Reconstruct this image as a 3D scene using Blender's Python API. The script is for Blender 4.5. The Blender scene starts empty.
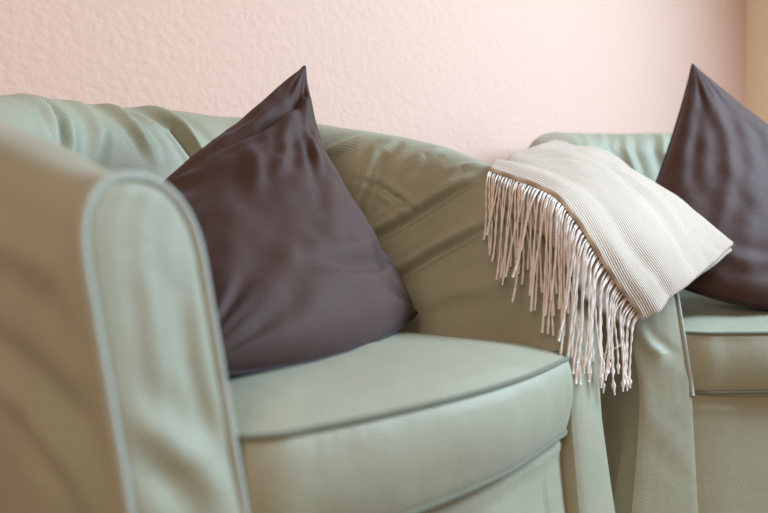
import bpy, bmesh, math, random
import numpy as np
from mathutils import Vector, Matrix, noise
from mathutils.bvhtree import BVHTree
from math import sin, cos, pi, radians, atan, sqrt, exp

random.seed(7)
RNG = np.random.default_rng(7)
S = bpy.context.scene
COL = S.collection

# ------------------------------------------------------------------ camera
cam_d = bpy.data.cameras.new('camera')
cam = bpy.data.objects.new('camera', cam_d)
COL.objects.link(cam)
cam.location = (0, 0, .585)
cam.rotation_euler = (radians(90) - atan(16.5 / 768), 0, 0)
cam_d.sensor_width = 36
cam_d.lens = 36
cam_d.clip_start = .02
cam_d.dof.use_dof = True
cam_d.dof.focus_distance = 1.30
cam_d.dof.aperture_fstop = 2.4
S.camera = cam

# ------------------------------------------------------------------ light and exposure
S.view_settings.view_transform = 'Standard'
S.view_settings.look = 'None'
S.view_settings.gamma = 1
S.view_settings.use_curve_mapping = False
S.view_settings.exposure = 0.22

world = bpy.data.worlds.new('room_light')
S.world = world
world.use_nodes = True
bgn = world.node_tree.nodes['Background']
bgn.inputs[0].default_value = (1.0, .80, .64, 1)
bgn.inputs[1].default_value = .22


def area(name, loc, target, size, sizey, power, color):
    d = bpy.data.lights.new(name, 'AREA')
    d.shape = 'RECTANGLE'
    d.size = size
    d.size_y = sizey
    d.energy = power
    d.color = color
    o = bpy.data.objects.new(name, d)
    COL.objects.link(o)
    o.location = loc
    o.rotation_euler = (Vector(target) - Vector(loc)).to_track_quat('-Z', 'Y').to_euler()
    return o


# daylight entering by the window in the right-hand wall
win = area('window_daylight', (2.1, 1.30, 1.75), (-.1, .62, .45), .9, 1.2, 80, (.54, .78, 1.0))
win.data.spread = radians(145)      # beam narrowed to favour the near chair over the back wall
# added warm fill lamp behind the viewer, lifting the wall; no source seen
area('warm_fill', (-.9, -2.6, 1.9), (0, 1.5, .6), 1.4, 1.6, 58, (1.0, .80, .64))


# ------------------------------------------------------------------ materials
def nt(m):
    m.use_nodes = True
    t = m.node_tree
    return t, t.nodes, t.links, t.nodes['Principled BSDF']


def math_node(N, L, op, a, b=None):
    n = N.new('ShaderNodeMath')
    n.operation = op
    for i, v in enumerate((a, b)):
        if v is None:
            continue
        if isinstance(v, (int, float)):
            n.inputs[i].default_value = v
        else:
            L.new(v, n.inputs[i])
    return n.outputs[0]


def fabric(name, c1, c2, rough=.56, period=.006, chev=.02, depth=.35, sheen=.2, spec=.5, mottled=.10,
           blotch=6.0, diag=1.0, tint=(1, 1, 1, 1)):
    m = bpy.data.materials.new(name)
    t, N, L, B = nt(m)
    uv = N.new('ShaderNodeUVMap')
    sep = N.new('ShaderNodeSeparateXYZ')
    L.new(uv.outputs[0], sep.inputs[0])
    if chev > 0:
        a = math_node(N, L, 'PINGPONG', sep.outputs[0], chev)
    else:
        a = math_node(N, L, 'MULTIPLY', sep.outputs[0], diag)
    s = math_node(N, L, 'ADD', a, sep.outputs[1])
    s = math_node(N, L, 'MULTIPLY', s, 2 * pi / period)
    w = math_node(N, L, 'SINE', s)
    w = math_node(N, L, 'MULTIPLY_ADD', w, .5)
    w.node.inputs[2].default_value = .5
    # fine cross threads
    x = math_node(N, L, 'MULTIPLY', sep.outputs[0], 2 * pi / (period * .55))
    x = math_node(N, L, 'SINE', x)
    x = math_node(N, L, 'MULTIPLY', x, .18)
    w2 = math_node(N, L, 'ADD', w, x)
    tc = N.new('ShaderNodeTexCoord')
    no = N.new('ShaderNodeTexNoise')
    no.inputs['Scale'].default_value = blotch
    no.inputs['Detail'].default_value = 5
    L.new(tc.outputs['Object'], no.inputs['Vector'])
    mix = N.new('ShaderNodeMix')
    mix.data_type = 'RGBA'
    mix.inputs[6].default_value = (*c1, 1)
    mix.inputs[7].default_value = (*c2, 1)
    f = math_node(N, L, 'MULTIPLY', w2, .75)
    L.new(f, mix.inputs[0])
    mix2 = N.new('ShaderNodeMix')
    mix2.data_type = 'RGBA'
    mix2.blend_type = 'MULTIPLY'
    L.new(mix.outputs[2], mix2.inputs[6])
    mr = N.new('ShaderNodeMapRange')
    mr.inputs[1].default_value = .3
    mr.inputs[2].default_value = .7
    mr.inputs[3].default_value = 1 - mottled
    mr.inputs[4].default_value = 1 + mottled
    L.new(no.outputs[0], mr.inputs[0])
    comb = N.new('ShaderNodeCombineColor')
    for i in range(3):
        L.new(mr.outputs[0], comb.inputs[i])
    mix2.inputs[0].default_value = 1
    L.new(comb.outputs[0], mix2.inputs[7])
    L.new(mix2.outputs[2], B.inputs['Base Color'])
    bp = N.new('ShaderNodeBump')
    bp.inputs['Strength'].default_value = depth
    bp.inputs['Distance'].default_value = period * .25
    L.new(w2, bp.inputs['Height'])
    n2 = N.new('ShaderNodeTexNoise')
    n2.inputs['Scale'].default_value = 22
    n2.inputs['Detail'].default_value = 4
    L.new(tc.outputs['Object'], n2.inputs['Vector'])
    bp2 = N.new('ShaderNodeBump')
    bp2.inputs['Strength'].default_value = .25
    bp2.inputs['Distance'].default_value = .008
    L.new(n2.outputs[0], bp2.inputs['Height'])
    L.new(bp.outputs[0], bp2.inputs['Normal'])
    L.new(bp2.outputs[0], B.inputs['Normal'])
    B.inputs['Roughness'].default_value = rough
    B.inputs['Specular IOR Level'].default_value = spec
    B.inputs['Sheen Weight'].default_value = sheen
    B.inputs['Sheen Roughness'].default_value = .4
    B.inputs['Sheen Tint'].default_value = tint
    return m


def plaster(name, col):
    m = bpy.data.materials.new(name)
    t, N, L, B = nt(m)
    tc = N.new('ShaderNodeTexCoord')
    n1 = N.new('ShaderNodeTexNoise')
    n1.inputs['Scale'].default_value = 55
    n1.inputs['Detail'].default_value = 5
    n1.inputs['Roughness'].default_value = .55
    n2 = N.new('ShaderNodeTexVoronoi')
    n2.inputs['Scale'].default_value = 70
    L.new(tc.outputs['Object'], n1.inputs['Vector'])
    L.new(n1.outputs['Color'], n2.inputs['Vector'])
    L.new(tc.outputs['Object'], n2.inputs['Vector'])
    ad = math_node(N, L, 'ADD', n1.outputs[0], math_node(N, L, 'MULTIPLY', n2.outputs[0], -.25))
    bp = N.new('ShaderNodeBump')
    bp.inputs['Strength'].default_value = .38
    bp.inputs['Distance'].default_value = .006
    L.new(ad, bp.inputs['Height'])
    L.new(bp.outputs[0], B.inputs['Normal'])
    B.inputs['Base Color'].default_value = (*col, 1)
    B.inputs['Roughness'].default_value = .9
    B.inputs['Specular IOR Level'].default_value = .15
    return m


def floor_mat():
    m = bpy.data.materials.new('oak_floor')
    t, N, L, B = nt(m)
    tc = N.new('ShaderNodeTexCoord')
    br = N.new('ShaderNodeTexBrick')
    br.inputs['Scale'].default_value = 1.6
    br.inputs['Color1'].default_value = (.20, .12, .065, 1)
    br.inputs['Color2'].default_value = (.26, .16, .09, 1)
    br.inputs['Mortar'].default_value = (.05, .03, .02, 1)
    br.inputs['Mortar Size'].default_value = .004
    L.new(tc.outputs['Object'], br.inputs['Vector'])
    L.new(br.outputs[0], B.inputs['Base Color'])
    B.inputs['Roughness'].default_value = .45
    return m


SAGE = dict(c1=(.285, .268, .180), c2=(.352, .334, .240))
M_cover = fabric('sage_cover', **SAGE, chev=0, diag=.35, period=.0048, mottled=.08, depth=.22, sheen=.12)
M_panel = fabric('sage_panel', **SAGE, chev=.012, period=.005, mottled=.06, sheen=.12)
M_cush = fabric('sage_cushion', **SAGE, chev=.010, period=.005, mottled=.05, depth=.3, sheen=.12)
M_pipe = fabric('sage_piping', (.33, .33, .27), (.40, .405, .34), chev=0, period=.003, mottled=.03)
M_plum = fabric('plum_cotton', (.052, .021, .014), (.068, .029, .020), chev=0, diag=0, period=.0012, depth=.15,
                rough=.75, spec=.35, sheen=.10, mottled=.08, tint=(.8, .85, 1, 1))
M_plum_seam = fabric('plum_seam', (.025, .012, .014), (.035, .017, .018), chev=0, diag=0, period=.0012, depth=.1,
                     rough=.8, sheen=0)
M_throw = fabric('beige_twill', (.36, .255, .18), (.70, .565, .455), chev=0, diag=.12, period=.0062, depth=.6,
                 rough=.8, sheen=.35, mottled=.05)
M_under = fabric('taupe_twill', (.27, .21, .17), (.50, .42, .37), chev=0, diag=.6, period=.0042, depth=.5,
                 rough=.85, sheen=.2, mottled=.05)
M_yarn = fabric('cream_yarn', (.80, .68, .61), (.88, .77, .70), chev=0, period=.004, mottled=.05, depth=.2,
                sheen=.3)
M_cord = fabric('sage_cord', (.15, .15, .105), (.19, .185, .135), rough=.9, spec=.15, chev=0, period=.003, mottled=.03)
M_wall = plaster('pink_plaster', (.73, .50, .40))
M_wall_r = plaster('cream_plaster', (.90, .78, .62))
M_ceil = plaster('white_plaster', (.8, .77, .72))
M_floor = floor_mat()


# ------------------------------------------------------------------ mesh helpers
def link_mesh(name, me, mat, parent=None, smooth=True):
    o = bpy.data.objects.new(name, me)
    COL.objects.link(o)
    if mat:
        me.materials.append(mat)
    if smooth:
        me.polygons.foreach_set('use_smooth', [True] * len(me.polygons))
    if parent:
        o.parent = parent
    return o


def grid_mesh(P, UV=None, wrap_u=False, wrap_v=False):
    """P: (nu,nv,3) array."""
    nu, nv = P.shape[:2]
    me = bpy.data.meshes.new('m')
    faces = []
    fu = nu if wrap_u else nu - 1
    fv = nv if wrap_v else nv - 1
    for i in range(fu):
        for j in range(fv):
            a = i * nv + j
            b = ((i + 1) % nu) * nv + j
            c = ((i + 1) % nu) * nv + (j + 1) % nv
            d = i * nv + (j + 1) % nv
            faces.append((a, b, c, d))
    me.from_pydata([tuple(p) for p in P.reshape(-1, 3)], [], faces)
    if UV is not None:
        uvl = me.uv_layers.new(name='UVMap')
        F = UV.reshape(-1, 2)
        idx = np.empty(len(me.loops), dtype=np.int32)
        me.loops.foreach_get('vertex_index', idx)
        uvl.data.foreach_set('uv', F[idx].astype(np.float32).ravel())
    me.update()
    return me


def arc_uv(P):
    du = np.linalg.norm(np.diff(P, axis=0), axis=2)
    dv = np.linalg.norm(np.diff(P, axis=1), axis=2)
    U = np.concatenate([[0], np.cumsum(du.mean(axis=1))])[:, None] * np.ones(P.shape[1])[None]
    V = np.concatenate([np.zeros((P.shape[0], 1)), np.cumsum(dv, axis=1)], axis=1)
    return np.stack([U, V], axis=2)


def normals(P, flip=False):
    gu = np.gradient(P, axis=0)
    gv = np.gradient(P, axis=1)
    n = np.cross(gu, gv)
    n /= np.linalg.norm(n, axis=2, keepdims=True) + 1e-12
    return -n if flip else n


def seg_dist(P, a, b):
    """distance from points to segment, param t along, signed side is not needed"""
    ab = b - a
    t = ((P - a) @ ab) / (ab @ ab)
    tc = np.clip(t, 0, 1)
    Q = a + tc[..., None] * ab
    return np.linalg.norm(P - Q, axis=-1), tc


def fold_disp(P, folds):
    """soft fabric ridges (amp>0) and creases (amp<0): (points, width, amp)"""
    D = np.zeros(P.shape[:-1])
    for pts, w, amp in folds:
        pts = [np.array(p, float) for p in pts]
        n = len(pts) - 1
        best = np.full(P.shape[:-1], 1e9)
        T = np.zeros_like(best)
        for k in range(n):
            d, t = seg_dist(P, pts[k], pts[k + 1])
            m = d < best
            best = np.where(m, d, best)
            T = np.where(m, (k + t) / n, T)
        taper = np.clip(np.sin(pi * np.clip(T, 0.02, .98)), 0, 1) ** .6
        D += amp * taper * (np.exp(-(best / w) ** 2) - .45 * np.exp(-((best - 1.9 * w) / w) ** 2))
    return D


def noise_disp(P, scale, amp, seed=0.0, stretch=(1, 1, 1)):
    F = P.reshape(-1, 3)
    out = np.array([noise.noise(Vector((p[0] * scale * stretch[0] + seed, p[1] * scale * stretch[1] + seed * .7,
                                        p[2] * scale * stretch[2]))) for p in F])
    return amp * out.reshape(P.shape[:-1])


def tube_mesh(pts, r, k=8, closed=False, caps=True, lobes=0, twist=0.0, radii=None, uvlen=True):
    pts = [Vector(p) for p in pts]
    n = len(pts)
    rings = []
    T0 = None
    N = None
    for i in range(n):
        if closed:
            T = (pts[(i + 1) % n] - pts[i - 1]).normalized()
        else:
            T = (pts[min(i + 1, n - 1)] - pts[max(i - 1, 0)]).normalized()
        if N is None:
            N = T.orthogonal().normalized()
        else:
            N = (N - T * N.dot(T)).normalized()
        Bn = T.cross(N)
        rr = radii[i] if radii is not None else r
        ring = []
        for j in range(k):
            a = 2 * pi * j / k
            q = rr * (1 + (.28 * cos(lobes * a + twist * i) if lobes else 0))
            ring.append(pts[i] + N * cos(a) * q + Bn * sin(a) * q)
        rings.append(ring)
    P = np.array([[tuple(v) for v in ring] for ring in rings])
    L = np.concatenate([[0], np.cumsum(np.linalg.norm(np.diff(P.mean(axis=1), axis=0), axis=1))])
    UV = np.stack(np.broadcast_arrays(np.linspace(0, 2 * pi * r, k)[None, :], L[:, None]), axis=2)
    me = grid_mesh(P, np.ascontiguousarray(UV), wrap_u=closed, wrap_v=True)
    if caps and not closed:
        bm = bmesh.new()
        bm.from_mesh(me)
        bm.verts.ensure_lookup_table()
        bm.faces.new([bm.verts[j] for j in range(k)][::-1])
        bm.faces.new([bm.verts[(n - 1) * k + j] for j in range(k)])
        bm.to_mesh(me)
        bm.free()
    return me


def catmull(pts, n):
    pts = [np.array(p, float) for p in pts]
    ext = [2 * pts[0] - pts[1]] + pts + [2 * pts[-1] - pts[-2]]
    out = []
    m = len(pts) - 1
    for q in range(n):
        t = q / (n - 1) * m
        k = min(int(t), m - 1)
        t -= k
        p0, p1, p2, p3 = ext[k:k + 4]
        out.append(.5 * (2 * p1 + (p2 - p0) * t + (2 * p0 - 5 * p1 + 4 * p2 - p3) * t * t
                         + (3 * p1 - p0 - 3 * p2 + p3) * t ** 3))
    return np.array(out)


def bez_surface(C, nu, nv):
    """interpolating catmull surface through control grid C (a,b,3)"""
    rows = np.array([catmull(list(r), nv) for r in C])
    return np.array([catmull(list(rows[:, j]), nu) for j in range(nv)]).transpose(1, 0, 2)


def box(name, lo, hi, mat, parent=None):
    bm = bmesh.new()
    bmesh.ops.create_cube(bm, size=1)
    for v in bm.verts:
        v.co = Vector([lo[i] + (v.co[i] + .5) * (hi[i] - lo[i]) for i in range(3)])
    me = bpy.data.meshes.new(name)
    bm.to_mesh(me)
    bm.free()
    return link_mesh(name, me, mat, parent, smooth=False)


def empty(name, loc, rz, label, cat, group=None):
    o = bpy.data.objects.new(name, None)
    COL.objects.link(o)
    o.location = loc
    o.rotation_euler = (0, 0, rz)
    o.empty_display_size = .1
    o['label'] = label
    o['category'] = cat
    if group:
        o['group'] = group
    return o


# ------------------------------------------------------------------ the room
PHI = radians(35)
WD = Vector((cos(PHI), sin(PHI), 0))      # along the back wall
WN = Vector((-sin(PHI), cos(PHI), 0))     # into the back wall
CORNER = Vector((1.27, 2.71, 0))


def wall_piece(name, origin, along, normal, boxes, mat):
    """boxes: (s0,s1,z0,z1) rectangles joined into one wall mesh, .12 thick"""
    bm = bmesh.new()
    for s0, s1, z0, z1 in boxes:
        vs = []
        for d in (0, .12):
            for s, z in ((s0, z0), (s1, z0), (s1, z1), (s0, z1)):
                p = origin + along * s + normal * d
                vs.append(bm.verts.new((p.x, p.y, z)))
        for f in ((0, 1, 2, 3), (7, 6, 5, 4), (0, 4, 5, 1), (1, 5, 6, 2), (2, 6, 7, 3), (3, 7, 4, 0)):
            bm.faces.new([vs[i] for i in f])
    bmesh.ops.recalc_face_normals(bm, faces=bm.faces)
    me = bpy.data.meshes.new(name)
    bm.to_mesh(me)
    bm.free()
    o = link_mesh(name, me, mat, smooth=False)
    o['kind'] = 'structure'
    return o


wall_piece('wall_back', CORNER, -WD, WN, [(-.12, 4.2, 0, 2.5)], M_wall)
wall_piece('wall_right', CORNER, -WN, WD,
           [(0, 1.1, 0, 2.5), (1.1, 2.5, 0, .85), (1.1, 2.5, 2.25, 2.5), (2.5, 3.9, 0, 2.5)], M_wall_r)
fl = box('floor', (-4, -4, -.05), (4.5, 5, 0), M_floor)
fl['kind'] = 'structure'


# ------------------------------------------------------------------ armchair
A_C, B_C, NEXP = .371, .60, 2.7      # centre line of the tub shell
THK = .052
Z_FRONT = .634


def chair_path(n):
    a = np.linspace(0, pi, 1200)
    x = -A_C * np.sign(np.cos(a)) * np.abs(np.cos(a)) ** (2 / NEXP)
    y = B_C * np.abs(np.clip(np.sin(a), 0, 1)) ** (2 / NEXP)
    d = np.concatenate([[0], np.cumsum(np.hypot(np.diff(x), np.diff(y)))])
    s = np.linspace(0, d[-1], n)
    X = np.interp(s, d, x)
    Y = np.interp(s, d, y)
    tx, ty = np.gradient(X), np.gradient(Y)
    l = np.hypot(tx, ty)
    tx, ty = tx / l, ty / l
    # outward normal of the U (left of path direction is outside for this orientation)
    nx, ny = -ty, tx
    return X, Y, nx, ny, s / d[-1]


def section(ztop, thk, nv=96, zin=.02):
    """profile in (outward n, z): floor outside -> over the top -> floor inside"""
    hr = .072
    k = nv // 3
    k1 = k // 5
    zo = np.concatenate([np.linspace(.02, .38, k1, endpoint=False), np.linspace(.38, ztop - hr, k - k1, endpoint=False)])
    a = np.linspace(pi, 0, nv - 2 * k)
    zi = zo[::-1]
    n = np.concatenate([np.full(k, 1.0), -np.sign(np.cos(a)) * np.abs(np.cos(a)) ** .85, np.full(k, -1.0)])
    z = np.concatenate([zo, ztop - hr + hr * np.abs(np.sin(a)) ** .85, zi])
    return n * thk, z


def shell_points(nu, nv, zback, pw):
    X, Y, nx, ny, s = chair_path(nu)
    P = np.zeros((nu, nv, 3))
    for i in range(nu):
        t = min(1, max(0, Y[i] / B_C))
        hs = [(1 - (1 - t) ** 1.7), t ** .98 * .86]
        m = min(1, max(0, .5 + X[i] / .5))          # the loose cover sags more over one arm
        wl, wr = pw
        hl = hs[0] * (1 - wl) + hs[1] * wl
        hr_ = hs[0] * (1 - wr) + hs[1] * wr
        ztop = Z_FRONT + (zback - Z_FRONT) * (hl * (1 - m) + hr_ * m)
        thk = THK + .012 * t
        n, z = section(ztop, thk, nv)
        front = 1 - t
        lean = (.125 + .03 * t) * (np.maximum(z, .31) - .45) + .008
        flare = np.where((z < .34) & (np.arange(nv) < nv / 2), .05 * ((.34 - z) / .34) ** 1.4, 0)
        off = n + lean + flare
        P[i, :, 0] = X[i] + nx[i] * off
        P[i, :, 1] = Y[i] + ny[i] * off + .10 * (z - .30) * front
        P[i, :, 2] = z
    return P


def make_chair(loc, rz, label, zback, pw, folds, panel_folds, seed, trim=.292):
    root = empty('armchair', loc, rz, label, 'armchair', 'matching sage green tub armchairs')
    nu, nv = 560, 210
    P = shell_points(nu, nv, zback, pw)
    N = normals(P)
    # make sure the normals point out of the upholstery
    if N[nu // 2, nv // 4, 1] < 0:
        N = -N
    UV = arc_uv(P)
    D = noise_disp(P, 5.0, .007, seed) + noise_disp(P, 13.0, .0028, seed + 3, (1, 1, .6))
    D += 1.35 * fold_disp(P, folds)
    # skirt pleats towards the floor on the outside
    w = np.clip((.42 - P[..., 2]) / .42, 0, 1)
    outer = (np.arange(nv) < nv * .42)[None, :]
    D += np.where(outer, .010 * w * np.sin(UV[..., 0] * 2 * pi / .16 + seed), 0)
    edge = np.minimum(1, np.minimum(np.arange(nu), nu - 1 - np.arange(nu)) / 14)[:, None]
    P2 = P + N * (D * edge)[..., None]
    me = grid_mesh(P2, UV)
    me.flip_normals()
    link_mesh('slipcover', me, M_cover, root)
    # front panels of both arms
    for side in (0, nu - 1):
        out = P[side]
        K = 17
        half = nv // 2
        G = np.zeros((half, K, 3))
        for j in range(half):
            a, b = out[j], out[nv - 1 - j]
            for q in range(K):
                t = q / (K - 1)
                p = a * (1 - t) + b * t
                p[1] -= .007 * (1 - (2 * t - 1) ** 2) ** .5 * min(1, (half - 1 - j) / 14)
                G[j, q] = p
        Gd = noise_disp(G, 7, .0038, seed + 11 + side, (1, 1, .35)) + fold_disp(G, panel_folds)
        tt = np.linspace(0, 1, K)[None, :]
        G[..., 1] -= Gd * (1 - (2 * tt - 1) ** 4) * np.minimum(1, (half - 1 - np.arange(half)) / 14)[:, None]
        me = grid_mesh(G, arc_uv(G)[..., ::-1].copy())
        me.update()
        if sum(p.normal.y for p in me.polygons) > 0:
            me.flip_normals()
        link_mesh('arm_front', me, M_panel, root)
        idx_ = np.arange(nv)
        lo_in, lo_out = (.292, trim) if side == 0 else (.43, .50)
        pl = out[((idx_ < nv // 2) & (out[:, 2] > lo_out)) | ((idx_ >= nv // 2) & (out[:, 2] > lo_in))].copy()
        pl[:, 1] -= .002
        link_mesh('piping', tube_mesh(pl, .0042, 8), M_pipe, root)
    # apron below the cushion
    nx_, nz_ = 90, 40
    xs = np.linspace(-.335, .335, nx_)
    zs = np.linspace(.015, .315, nz_)
    G = np.zeros((nx_, nz_, 3))
    for i, x in enumerate(xs):
        bow = .030 * (1 - (x / .335) ** 2) - .004
        for j, z in enumerate(zs):
            G[i, j] = (x, -bow - .035 * ((.315 - z) / .3) ** 1.3 + .016, z)
    G[..., 1] -= noise_disp(G, 6, .008, seed + 5, (1.6, 1, .4)) * np.minimum(1, (.335 - np.abs(G[..., 0])) / .03)
    G[..., 1] -= .004 * np.exp(-((G[..., 2] - .280 - .004 * np.sin(G[..., 0] * 9)) / .009) ** 2)
    G[..., 1] += .006 * np.exp(-((G[..., 0] - .235 - .02 * np.sin(G[..., 2] * 20)) / .006) ** 2) * np.clip((.27 - G[..., 2]) / .05, 0, 1)
    link_mesh('front_apron', grid_mesh(G, arc_uv(G)), M_panel, root)
    make_cushion(root, seed)
    return root


def cushion_outline(n, inset=0.0):
    """closed plan outline, counter-clockwise from the front left"""
    hw, y0, y1, r = .326, -.005, .545, .072
    pts = []
    def arc(cx, cy, rr, a0, a1, k):
        for a in np.linspace(a0, a1, k, endpoint=False):
            pts.append((cx + rr * cos(a), cy + rr * sin(a)))
    rb = .16
    arc(-hw + r, y0 + r, r, pi, 1.5 * pi, 14)
    for x in np.linspace(-hw + r, hw - r, 40, endpoint=False):
        pts.append((x, y0 - .026 * (1 - (x / (hw - r)) ** 2)))
    arc(hw - r, y0 + r, r, 1.5 * pi, 2 * pi, 14)
    for y in np.linspace(y0 + r, y1 - rb, 20, endpoint=False):
        pts.append((hw, y))
    arc(hw - rb, y1 - rb, rb, 0, .5 * pi, 16)
    for x in np.linspace(hw - rb, -hw + rb, 16, endpoint=False):
        pts.append((x, y1))
    arc(-hw + rb, y1 - rb, rb, .5 * pi, pi, 16)
    for y in np.linspace(y1 - rb, y0 + r, 20, endpoint=False):
        pts.append((-hw, y))
    pts = np.array(pts)
    q = np.concatenate([pts, pts[:1]])
    d = np.concatenate([[0], np.cumsum(np.linalg.norm(np.diff(q, axis=0), axis=1))])
    s = np.linspace(0, d[-1], n, endpoint=False)
    return np.stack([np.interp(s, d, q[:, 0]), np.interp(s, d, q[:, 1])], axis=1), s


def make_cushion(root, seed):
    n = 240
    O, s = cushion_outline(n)
    c = np.array([0, .27])
    # outward direction
    T = np.roll(O, -1, 0) - np.roll(O, 1, 0)
    T /= np.linalg.norm(T, axis=1, keepdims=True)
    ON = np.stack([T[:, 1], -T[:, 0]], axis=1)
    rings = []
    ztop, zbot = .415, .306
    uvs = []
    for f in np.linspace(0.02, .985, 34):
        crown = .034 * (1 - f ** 3.2)
        q = c + (O - c) * f
        rings.append(np.column_stack([q, np.full(n, ztop + crown)]))
        uvs.append(q)
    for t in np.linspace(0, 1, 18):
        bulge = .012 * sin(pi * t) ** .7 + .003 * (1 - t)
        q = O + ON * bulge
        rings.append(np.column_stack([q, np.full(n, ztop - t * (ztop - zbot))]))
        uvs.append(np.column_stack([s, np.full(n, 1 + t * .115)]))
    for f in np.linspace(.97, .02, 8):
        q = c + (O - c) * f
        rings.append(np.column_stack([q, np.full(n, zbot - .008)]))
        uvs.append(q)
    P = np.array(rings)
    D = noise_disp(P, 6, .006, seed + 20) + noise_disp(P, 18, .0012, seed + 22)
    k = np.ones(len(rings))
    k[33:36] = .35
    side = np.zeros(len(rings), bool)
    side[34:52] = True
    for i in range(len(rings)):
        if side[i]:
            P[i, :, :2] += ON * (D[i] * k[i])[:, None]
        else:
            P[i, :, 2] += D[i] * k[i]
    UV = np.array(uvs)
    me = grid_mesh(P, UV, wrap_v=True)
    o = link_mesh('seat_cushion', me, M_cush, root)
    for z, nm in ((ztop + .001, 34), (zbot + .002, 51)):
        base = P[nm]
        q = base.copy()
        q[:, :2] += ON * .002
        link_mesh('piping', tube_mesh(q, .0033, 8, closed=True), M_cord, o)
    return o


# folds in each chair's own coordinates
FOLDS_1 = [
    # inside of the back, behind the pillow
    ([(-.215, .60, .80), (-.171, .567, .771), (-.171, .557, .728), (-.185, .55, .66)], .010, -.008),
    ([(-.235, .58, .79), (-.20, .57, .765), (-.195, .55, .70)], .012, .006),
    ([(-.07, .64, .812), (-.034, .597, .776), (.0, .59, .72)], .011, .008),
    ([(-.02, .63, .81), (.042, .598, .778), (.079, .584, .725), (.10, .57, .66)], .007, -.009),
    ([(.0, .64, .815), (.06, .60, .778), (.10, .58, .72)], .013, .009),
    ([(-.12, .63, .80), (-.10, .59, .75), (-.12, .58, .68)], .016, .006),
    ([(-.28, .53, .75), (-.27, .50, .70), (-.29, .47, .62)], .014, .007),
    # inside of the right arm
    ([(.29, .43, .70), (.313, .37, .679), (.322, .325, .65), (.325, .30, .635)], .0055, -.006),
    ([(.295, .39, .575), (.304, .362, .590), (.326, .295, .628), (.348, .216, .674), (.352, .17, .69)], .006, -.008),
    ([(.295, .39, .595), (.306, .362, .612), (.326, .295, .650), (.348, .216, .694)], .012, .010),
    ([(.285, .37, .48), (.300, .327, .514), (.324, .256, .56), (.341, .183, .598), (.345, .12, .62)], .0065, -.008),
    ([(.288, .38, .505), (.302, .327, .536), (.324, .256, .582), (.343, .183, .622)], .014, .010),
    ([(.285, .42, .60), (.293, .406, .642), (.305, .395, .69), (.322, .385, .75)], .010, .008),
    ([(.262, .48, .73), (.282, .464, .745), (.31, .43, .765), (.35, .40, .78)], .010, .006),
    ([(.30, .40, .70), (.325, .36, .745), (.36, .35, .77)], .010, -.006),
    ([(.335, .33, .70), (.350, .30, .735), (.375, .28, .745)], .009, .006),
    ([(.345, .25, .70), (.360, .23, .715), (.39, .20, .715)], .008, .005),
    ([(.31, .29, .47), (.325, .22, .50), (.33, .12, .52)], .016, .005),
    # outside of the left arm
    ([(-.447, .25, .60), (-.447, .151, .585), (-.445, .062, .562), (-.441, .016, .50)], .018, .004),
    ([(-.433, .26, .52), (-.433, .183, .489), (-.433, .049, .448), (-.425, .01, .37)], .020, -.004),
    ([(-.43, .22, .46), (-.434, .132, .453), (-.43, .05, .40)], .016, .004),
    ([(-.43, .16, .42), (-.43, .10, .38), (-.43, .05, .33)], .016, -.004),
]
PANEL_FOLDS_1 = [
    ([(-.425, .01, .46), (-.407, .009, .442), (-.359, .005, .405), (-.326, .003, .355), (-.31, 0, .31)], .014, .0045),
    ([(-.43, .01, .45), (-.416, .009, .430), (-.385, .005, .395), (-.365, .002, .360), (-.35, 0, .31)], .012, -.0025),
    ([(-.40, .02, .57), (-.395, .01, .50), (-.39, .01, .44)], .008, .0025),
    ([(-.37, .02, .56), (-.365, .01, .49), (-.35, .01, .43)], .008, -.003),
    ([(-.35, .02, .54), (-.345, .01, .47), (-.33, .01, .42)], .008, .003),
]
PANEL_FOLDS_2 = [
    ([(-.42, 0, .43), (-.393, .001, .393), (-.315, -.002, .330), (-.30, 0, .31)], .010, .005),
    ([(-.43, 0, .31), (-.407, -.008, .268), (-.322, -.015, .186), (-.30, 0, .15)], .012, .005),
    ([(-.42, 0, .36), (-.39, 0, .33), (-.33, 0, .26)], .010, -.004),
]
FOLDS_2 = [
    ([(-.06, .64, .87), (-.08, .602, .823), (-.06, .59, .76), (-.05, .58, .68)], .014, .008),
    ([(-.11, .64, .87), (-.13, .600, .83), (-.11, .59, .76)], .012, -.006),
    ([(-.20, .60, .86), (-.224, .538, .787), (-.22, .52, .70)], .014, .007),
    ([(.05, .64, .88), (.03, .60, .82), (.05, .59, .74)], .014, .006),
    ([(-.46, .10, .45), (-.46, .05, .38), (-.45, .02, .30)], .012, .006),
    ([(-.455, .05, .26), (-.475, .07, .15), (-.51, .10, .0)], .014, .014),
    ([(-.455, .03, .26), (-.465, .03, .15), (-.49, .04, .0)], .008, -.012),
    ([(-.455, .07, .26), (-.485, .12, .15), (-.51, .16, .0)], .010, -.010),
]
chair1 = make_chair((.083, .887, 0), radians(51),
                    'sage green armchair in the foreground with its arm panel close to the viewer',
                    .822, (1.0, .05), FOLDS_1, PANEL_FOLDS_1, 1.3)
chair2 = make_chair((.860, 1.465, 0), radians(14),
                    'sage green armchair in the room corner, cut off by the right edge of the photo',
                    .90, (.6, .6), FOLDS_2, PANEL_FOLDS_2, 6.1, trim=.50)


def world_bvh(root, names):
    bm = bmesh.new()
    bpy.context.view_layer.update()
    for ch in root.children:
        if ch.name.split('.')[0] in names:
            me = ch.data.copy()
            me.transform(root.matrix_world)
            bm.from_mesh(me)
            bpy.data.meshes.remove(me)
    t = BVHTree.FromBMesh(bm)
    bm.free()
    return t


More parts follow.
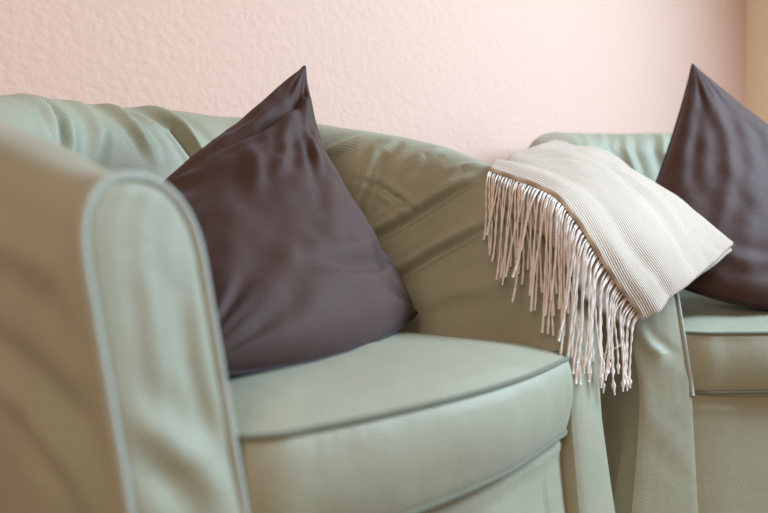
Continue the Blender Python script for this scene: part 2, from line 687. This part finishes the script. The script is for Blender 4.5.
# ------------------------------------------------------------------ pillows
def make_pillow(label, BL, BR, TR, TL, thick, folds, seed, pins=(.075,) * 4, bow=(0, 0, 0), pe=.40, pk=1.0):
    BL, BR, TR, TL = [np.array(v, float) for v in (BL, BR, TR, TL)]
    ctr = (BL + BR + TR + TL) / 4
    root = empty('cushion_pillow', tuple((ctr[0], ctr[1], min(BL[2], BR[2]))), 0, label, 'pillow')
    base = np.array(root.location)
    nn = np.cross(BR - BL, TL - BL)
    nn /= np.linalg.norm(nn)           # points to the viewer side (front)
    n = 150
    g = np.linspace(-1, 1, n)
    # denser near the borders
    g = np.sin(g * pi / 2) * .5 + g * .5
    a, b = np.meshgrid(g, g, indexing='ij')
    # pinch: borders curve inwards between the corners
    pl, pr, pb, pt = pins
    a2 = a * (1 - np.where(a < 0, pl, pr) * (1 - b ** 2))
    b2 = b * (1 - np.where(b < 0, pb, pt) * (1 - a ** 2))
    u = ((a2 + 1) / 2)[..., None]
    v = ((b2 + 1) / 2)[..., None]
    M = (1 - u) * (1 - v) * BL + u * (1 - v) * BR + u * v * TR + (1 - u) * v * TL
    M = M + ((1 - a ** 2) * ((1 - b) / 2) ** 2)[..., None] * np.array(bow)
    prof = (np.clip(1 - a ** 2, 0, 1) * np.clip(1 - b ** 2, 0, 1)) ** pe
    size = .44
    UV = np.stack([(a + 1) / 2 * size, (b + 1) / 2 * size], axis=2)
    # radial puckers at the corners, in pillow coordinates
    def puck(a, b, sd):
        D = np.zeros_like(a)
        for ca, cb in ((-1, -1), (1, -1), (1, 1), (-1, 1)):
            r = np.hypot(a - ca, b - cb)
            th = np.arctan2((b - cb) * -cb, (a - ca) * -ca)
            D += .0042 * np.sin(th * 13 + sd * ca + 2.3 * cb) * np.exp(-((r - .45) / .30) ** 2)
            D += .003 * np.sin(th * 23 + sd * 1.7) * np.exp(-((r - .30) / .18) ** 2)
        return D
    P3 = np.stack([a, b, np.zeros_like(a)], axis=2)
    for sgn, nm, uvs in ((1, 'pillow_front', 1), (-1, 'pillow_back', -1)):
        D = pk * puck(a, b, seed + sgn) + fold_disp(P3, folds if sgn > 0 else [])
        D += noise_disp(P3, 1.7, .012, seed + sgn * 5) + noise_disp(P3, 5, .004, seed + sgn * 9)
        h = prof * (thick + 0) + D * np.minimum(1, prof * 1.6)
        P = M + nn * (sgn * h)[..., None]
        floor_z = ctr[2] * 0 + CUSH_Z
        P[..., 2] = np.where(P[..., 2] < floor_z, floor_z + (P[..., 2] - floor_z) * .12, P[..., 2])
        if sgn > 0:
            Pf = P
        else:
            Pb = P
    # one closed cover: front grid + back grid in one mesh, welded
    bm = bmesh.new()
    for P, flip in ((Pf, False), (Pb, True)):
        me = grid_mesh(P - base, UV)
        if flip:
            me.flip_normals()
        bm.from_mesh(me)
    bmesh.ops.remove_doubles(bm, verts=bm.verts, dist=.0002)
    bmesh.ops.recalc_face_normals(bm, faces=bm.faces)
    me = bpy.data.meshes.new('pillow_cover')
    bm.to_mesh(me)
    bm.free()
    link_mesh('pillow_cover', me, M_plum, root)
    rim = np.concatenate([Pf[:-1, 0], Pf[-1, :-1], Pf[::-1, -1][:-1], Pf[0, ::-1][:-1]]) - base
    cen = ctr - base
    rim2 = rim + (rim - cen) / np.linalg.norm(rim - cen, axis=1, keepdims=True) * .0015
    link_mesh('edge_seam', tube_mesh(rim2, .0026, 6, closed=True), M_plum_seam, root)
    return root


CUSH_Z = .442
PF1 = [
    ([(.93, .80, 0), (.55, .66, 0), (.1, .62, 0), (-.3, .70, 0)], .05, -.012),
    ([(.93, .70, 0), (.55, .50, 0), (.15, .42, 0)], .07, .008),
    ([(.85, .72, 0), (.62, .35, 0), (.50, .05, 0)], .05, .007),
    ([(.80, .55, 0), (.50, .20, 0), (.30, -.05, 0)], .05, -.006),
    ([(.95, -.55, 0), (.55, -.72, 0), (.1, -.70, 0), (-.2, -.60, 0)], .05, -.010),
    ([(.40, .50, 0), (.10, .20, 0), (-.15, .05, 0)], .06, .006),
    ([(-.1, .55, 0), (-.2, .2, 0), (-.3, 0, 0)], .06, .006),
]
PF2 = [
    ([(-.85, .85, 0), (-.5, .45, 0), (-.3, .0, 0), (-.2, -.5, 0)], .07, .005),
    ([(-.70, .88, 0), (-.2, .60, 0), (.1, .1, 0)], .07, -.004),
    ([(-.88, .70, 0), (-.75, .2, 0), (-.6, -.3, 0)], .06, -.004),
    ([(-.5, -.6, 0), (.1, -.72, 0), (.6, -.6, 0)], .06, .004),
]
#PFOLDS#
pillow1 = make_pillow('dark plum pillow on the foreground armchair, its pointed corner before the pink wall',
                      (-.20, .76, .45), (.052, 1.25, .466), (-.130, 1.26, .867), (-.39, 1.12, .60),
                      .085, PF1, 2.1, pins=(.05, .27, .0, .04), bow=(.025, -.07, -.01))
pillow2 = make_pillow('dark plum pillow on the corner armchair, to the right of the beige throw',
                      (.525, 1.66, .55), (.86, 1.52, .445), (1.16, 1.84, .67), (.72, 1.80, .993),
                      .09, PF2, 5.2, pins=(.05, .05, .0, .06), bow=(-.04, -.06, -.025), pk=.55)

# ------------------------------------------------------------------ throw
def px(x, y, d):
    """construction drawing of the throw: bearing and height measured from the survey point (0,0,.585)"""
    return ((x - 384) / 768 * d, d, .585 + (240 - y) / 768 * d)


bvh1 = world_bvh(chair1, ('slipcover', 'arm_front'))
bvh2 = world_bvh(chair2, ('slipcover', 'arm_front'))


def push_out(p, gap):
    p = Vector(p)
    for t in (bvh1, bvh2):
        loc, nor, idx, dist = t.find_nearest(p, .12)
        if loc is None:
            continue
        s = (p - loc).dot(nor)
        if (p - loc).length < 1e-9:
            s = 0
        if s < gap and dist < .06:
            p = loc + nor * gap
    return p


CTRL = [  # rows run from the fringed edge (0) over the arms to the far side (4); columns from the back arm to the hem
    [px(490, 168, 1.26), px(530, 181, 1.20), px(566, 205, 1.16), px(606, 262, 1.165), px(645, 319, 1.25)],
    [px(503, 160, 1.36), px(548, 170, 1.29), px(588, 193, 1.24), px(629, 245, 1.215), px(667, 301, 1.29)],
    [px(520, 151, 1.47), px(572, 160, 1.41), px(613, 184, 1.34), px(652, 228, 1.305), px(691, 281, 1.35)],
    [px(537, 146, 1.60), px(590, 154, 1.56), px(634, 176, 1.49), px(675, 215, 1.45), px(713, 261, 1.42)],
    [px(550, 143, 1.72), px(602, 150, 1.68), px(647, 176, 1.60), px(690, 209, 1.54), px(732, 242, 1.47)],
]
CTRL = np.array(CTRL)
# beyond the ridge the throw falls down behind, between arm and seat
back1 = CTRL[4] + np.array([.035, .05, -.035])
back2 = CTRL[4] + np.array([.050, .065, -.12])
back1[4] = CTRL[4][4] + np.array([.004, .02, -.010])
back2[4] = CTRL[4][4] + np.array([-.03, .05, -.05])
CT = np.concatenate([CTRL, back1[None], back2[None]])

throw = empty('throw_blanket', (.45, 1.40, .62), 0,
              'beige woven throw with long knotted fringe draped over the two neighbouring chair arms', 'blanket')
TB = np.array(throw.location)
NU, NV = 120, 110
SURF = bez_surface(CT, NU, NV)
SN = normals(SURF)
if SN[NU // 3, NV // 2, 2] < 0:
    SN = -SN
ss, tt = np.meshgrid(np.linspace(0, 1, NU), np.linspace(0, 1, NV), indexing='ij')
TD = noise_disp(SURF, 9, .008, 4.0) + noise_disp(SURF, 22, .0022, 2.0)
TD += .006 * np.exp(-((ss - .07) / .05) ** 2) - .005 * np.exp(-((ss - .19) / .035) ** 2)
TD += .006 * np.exp(-((ss - .52 + .08 * tt) / .025) ** 2) * np.exp(-((tt - .62) / .22) ** 2)
TD -= .006 * np.exp(-((ss - .47 + .08 * tt) / .022) ** 2) * np.exp(-((tt - .62) / .22) ** 2)


def sheet(name, P, N, th, mat, uv, round_edge=True):
    """closed sheet with rounded rim, thickness th below the surface P"""
    nu, nv = P.shape[:2]
    u = np.linspace(0, 1, nu)[:, None] * np.ones(nv)[None]
    bm = bmesh.new()
    low = P - N * th
    me = grid_mesh(P, uv)
    bm.from_mesh(me)
    me2 = grid_mesh(low, uv)
    me2.flip_normals()
    bm.from_mesh(me2)
    bm.verts.ensure_lookup_table()
    uvl = bm.loops.layers.uv.active
    off = nu * nv
    ring = [(i, 0) for i in range(nu - 1)] + [(nu - 1, j) for j in range(nv - 1)] + \
           [(i, nv - 1) for i in range(nu - 1, 0, -1)] + [(0, j) for j in range(nv - 1, 0, -1)]
    cen = P.mean(axis=(0, 1))
    mids = []
    for (i, j) in ring:
        top, bot = P[i, j], low[i, j]
        # outward in the sheet plane
        ii = min(max(i, 1), nu - 2)
        jj = min(max(j, 1), nv - 2)
        o = P[i, j] - P[ii, jj]
        l = np.linalg.norm(o)
        o = o / l if l > 1e-9 else o
        mids.append(bm.verts.new(Vector((top + bot) / 2 + o * th * .55)))
    R = len(ring)
    bm.verts.ensure_lookup_table()
    for k in range(R):
        a, b = ring[k], ring[(k + 1) % R]
        ta, tb = bm.verts[a[0] * nv + a[1]], bm.verts[b[0] * nv + b[1]]
        ba, bb = bm.verts[off + a[0] * nv + a[1]], bm.verts[off + b[0] * nv + b[1]]
        for q, uvq in (((ta, tb, mids[(k + 1) % R], mids[k]), 0), ((mids[k], mids[(k + 1) % R], bb, ba), 1)):
            f = bm.faces.new(q)
            us = [uv[a], uv[b], uv[b], uv[a]]
            for lp, w in zip(f.loops, us):
                lp[uvl].uv = w
    bmesh.ops.recalc_face_normals(bm, faces=bm.faces)
    me = bpy.data.meshes.new(name)
    bm.to_mesh(me)
    bm.free()
    return link_mesh(name, me, mat, throw)


SURF2 = SURF + SN * TD[..., None]
DEL = np.zeros_like(SURF2)
for i in range(NU):
    for j in range(NV):
        DEL[i, j] = np.array(push_out(SURF2[i, j], .017)) - SURF2[i, j]
for _ in range(40):
    Q = np.pad(DEL, ((1, 1), (1, 1), (0, 0)), mode='edge')
    DEL = (Q[:-2, 1:-1] + Q[2:, 1:-1] + Q[1:-1, :-2] + Q[1:-1, 2:]) / 4
SURF2 = SURF2 + DEL
SN2 = normals(SURF2)
if (SN2 * SN).sum() < 0:
    SN2 = -SN2
UVT = arc_uv(SURF2)
UVT = UVT - UVT[0:1, 0:1]
sheet('top_layer', SURF2 - TB, SN2, .008, M_throw, UVT[..., ::-1].copy())
# the second layer of the folded throw shows along the hem
h0 = int(NV * .45)
HEM = SURF2[:, h0:] - SN2[:, h0:] * .0115
ho = SURF2[:, -1] - SURF2[:, -4]
ho /= np.linalg.norm(ho, axis=1, keepdims=True)
wgt = (np.linspace(0, 1, NV - h0) ** 6)[None, :, None]
HEM = HEM + ho[:, None] * wgt * (.003 + .006 * np.clip(ss[:, :1] * 1.4 - .4, 0, 1))[..., None]
sheet('folded_layer', (HEM - TB)[:-2], SN2[:-2, h0:], .006, M_throw, UVT[:-2, h0:, ::-1].copy())
# the folded lower layer, peeping out below the fold and carrying the fringe
low_rows = []
EDGE = SURF2[0]
WL = 16
OUTD = np.zeros_like(EDGE)
for j in range(NV):
    t = j / (NV - 1)
    o = SURF2[0, j] - SURF2[3, j]
    OUTD[j] = o / np.linalg.norm(o)
# hanging lip: first outward, then down
LIP = np.zeros((WL + 6, NV, 3))
for j in range(NV):
    t = j / (NV - 1)
    lip = .066 * min(1, .40 + 2.6 * t) * (1 - .55 * max(0, t - .75) / .25)
    p = SURF2[6, j] - SN2[6, j] * .013
    for i in range(6):
        LIP[i, j] = SURF2[6 - i, j] - SN2[6 - i, j] * .013
    p = LIP[5, j].copy()
    for i in range(WL):
        q = (i + 1) / WL
        d = OUTD[j] * (1 - q) * .9 + np.array([-.10, -.10, -1.0]) * (.25 + q)
        d /= np.linalg.norm(d)
        p = p + d * lip / WL
        p = np.array(push_out(p, .010))
        LIP[6 + i, j] = p
LIP[..., 2] += 0
LN = normals(LIP)
if (LN[0] * SN2[0]).sum() < 0:
    LN = -LN
UVL = arc_uv(LIP)
sheet('lower_layer', LIP - TB, LN, .006, M_under, UVL)

# fringe: knotted twisted tassels along the fold
NT = 78
for k in range(NT):
    t = (k + .5 + random.uniform(-.35, .35)) / NT
    f = t * (NV - 1)
    j = int(f)
    fr = f - j
    j2 = min(j + 1, NV - 1)
    root_p = (SURF2[1, j] * (1 - fr) + SURF2[1, j2] * fr) - SN2[1, j] * .008
    o = OUTD[j]
    Ltot = random.uniform(.86, 1.12) * float(np.interp(t, [0, .12, .35, .6, .8, 1], [.145, .165, .195, .215, .185, .125]))
    if random.random() < .12:
        Ltot *= .75
    arch = random.uniform(.010, .022)
    ph = random.uniform(0, 6.28)
    drift = random.gauss(0, .15)
    p = Vector(root_p) + Vector(o) * .004
    pts = [Vector(root_p) - Vector(o) * .006, p.copy()]
    nstep = 30
    st = Ltot / nstep
    arcl = random.uniform(.030, .052)
    lay = random.uniform(.009, .016)
    side = Vector((.75, .66, 0))
    for i in range(nstep):
        q = i / nstep
        grav = min(1, (q * Ltot / arcl) ** 1.25 + .02)
        d = Vector(o) * (1 - grav) * 1.0 + Vector((-.02, -.02, -1)) * grav
        d += side * (drift * min(1, q * 3) + .10 * sin(q * 9 + ph) * q) + Vector((-.6, -.7, 0)) * .10 * sin(q * 7 + ph * 2) * q
        d += Vector(SN2[0, j]) * .30 * (1 - grav) ** 2
        d.normalize()
        p = p + d * st
        pp = push_out(p, lay)
        p = pp
        pts.append(p.copy())
    r = random.uniform(.00115, .0015)
    # smooth
    C = np.array([tuple(v) for v in pts])
    for _ in range(2):
        C[1:-1] = (C[:-2] + 2 * C[1:-1] + C[2:]) / 4
    C = catmull(list(C), 64)
    radii = [r] * 64
    kn = 58
    for i in range(64):
        radii[i] = r * (1 + 1.0 * exp(-((i - kn) / 1.6) ** 2) + .25 * max(0, (i - 60) / 4))
    me = tube_mesh(C - TB, r, 6, lobes=2, twist=.75, radii=radii)
    link_mesh('fringe_tassel', me, M_yarn, throw)
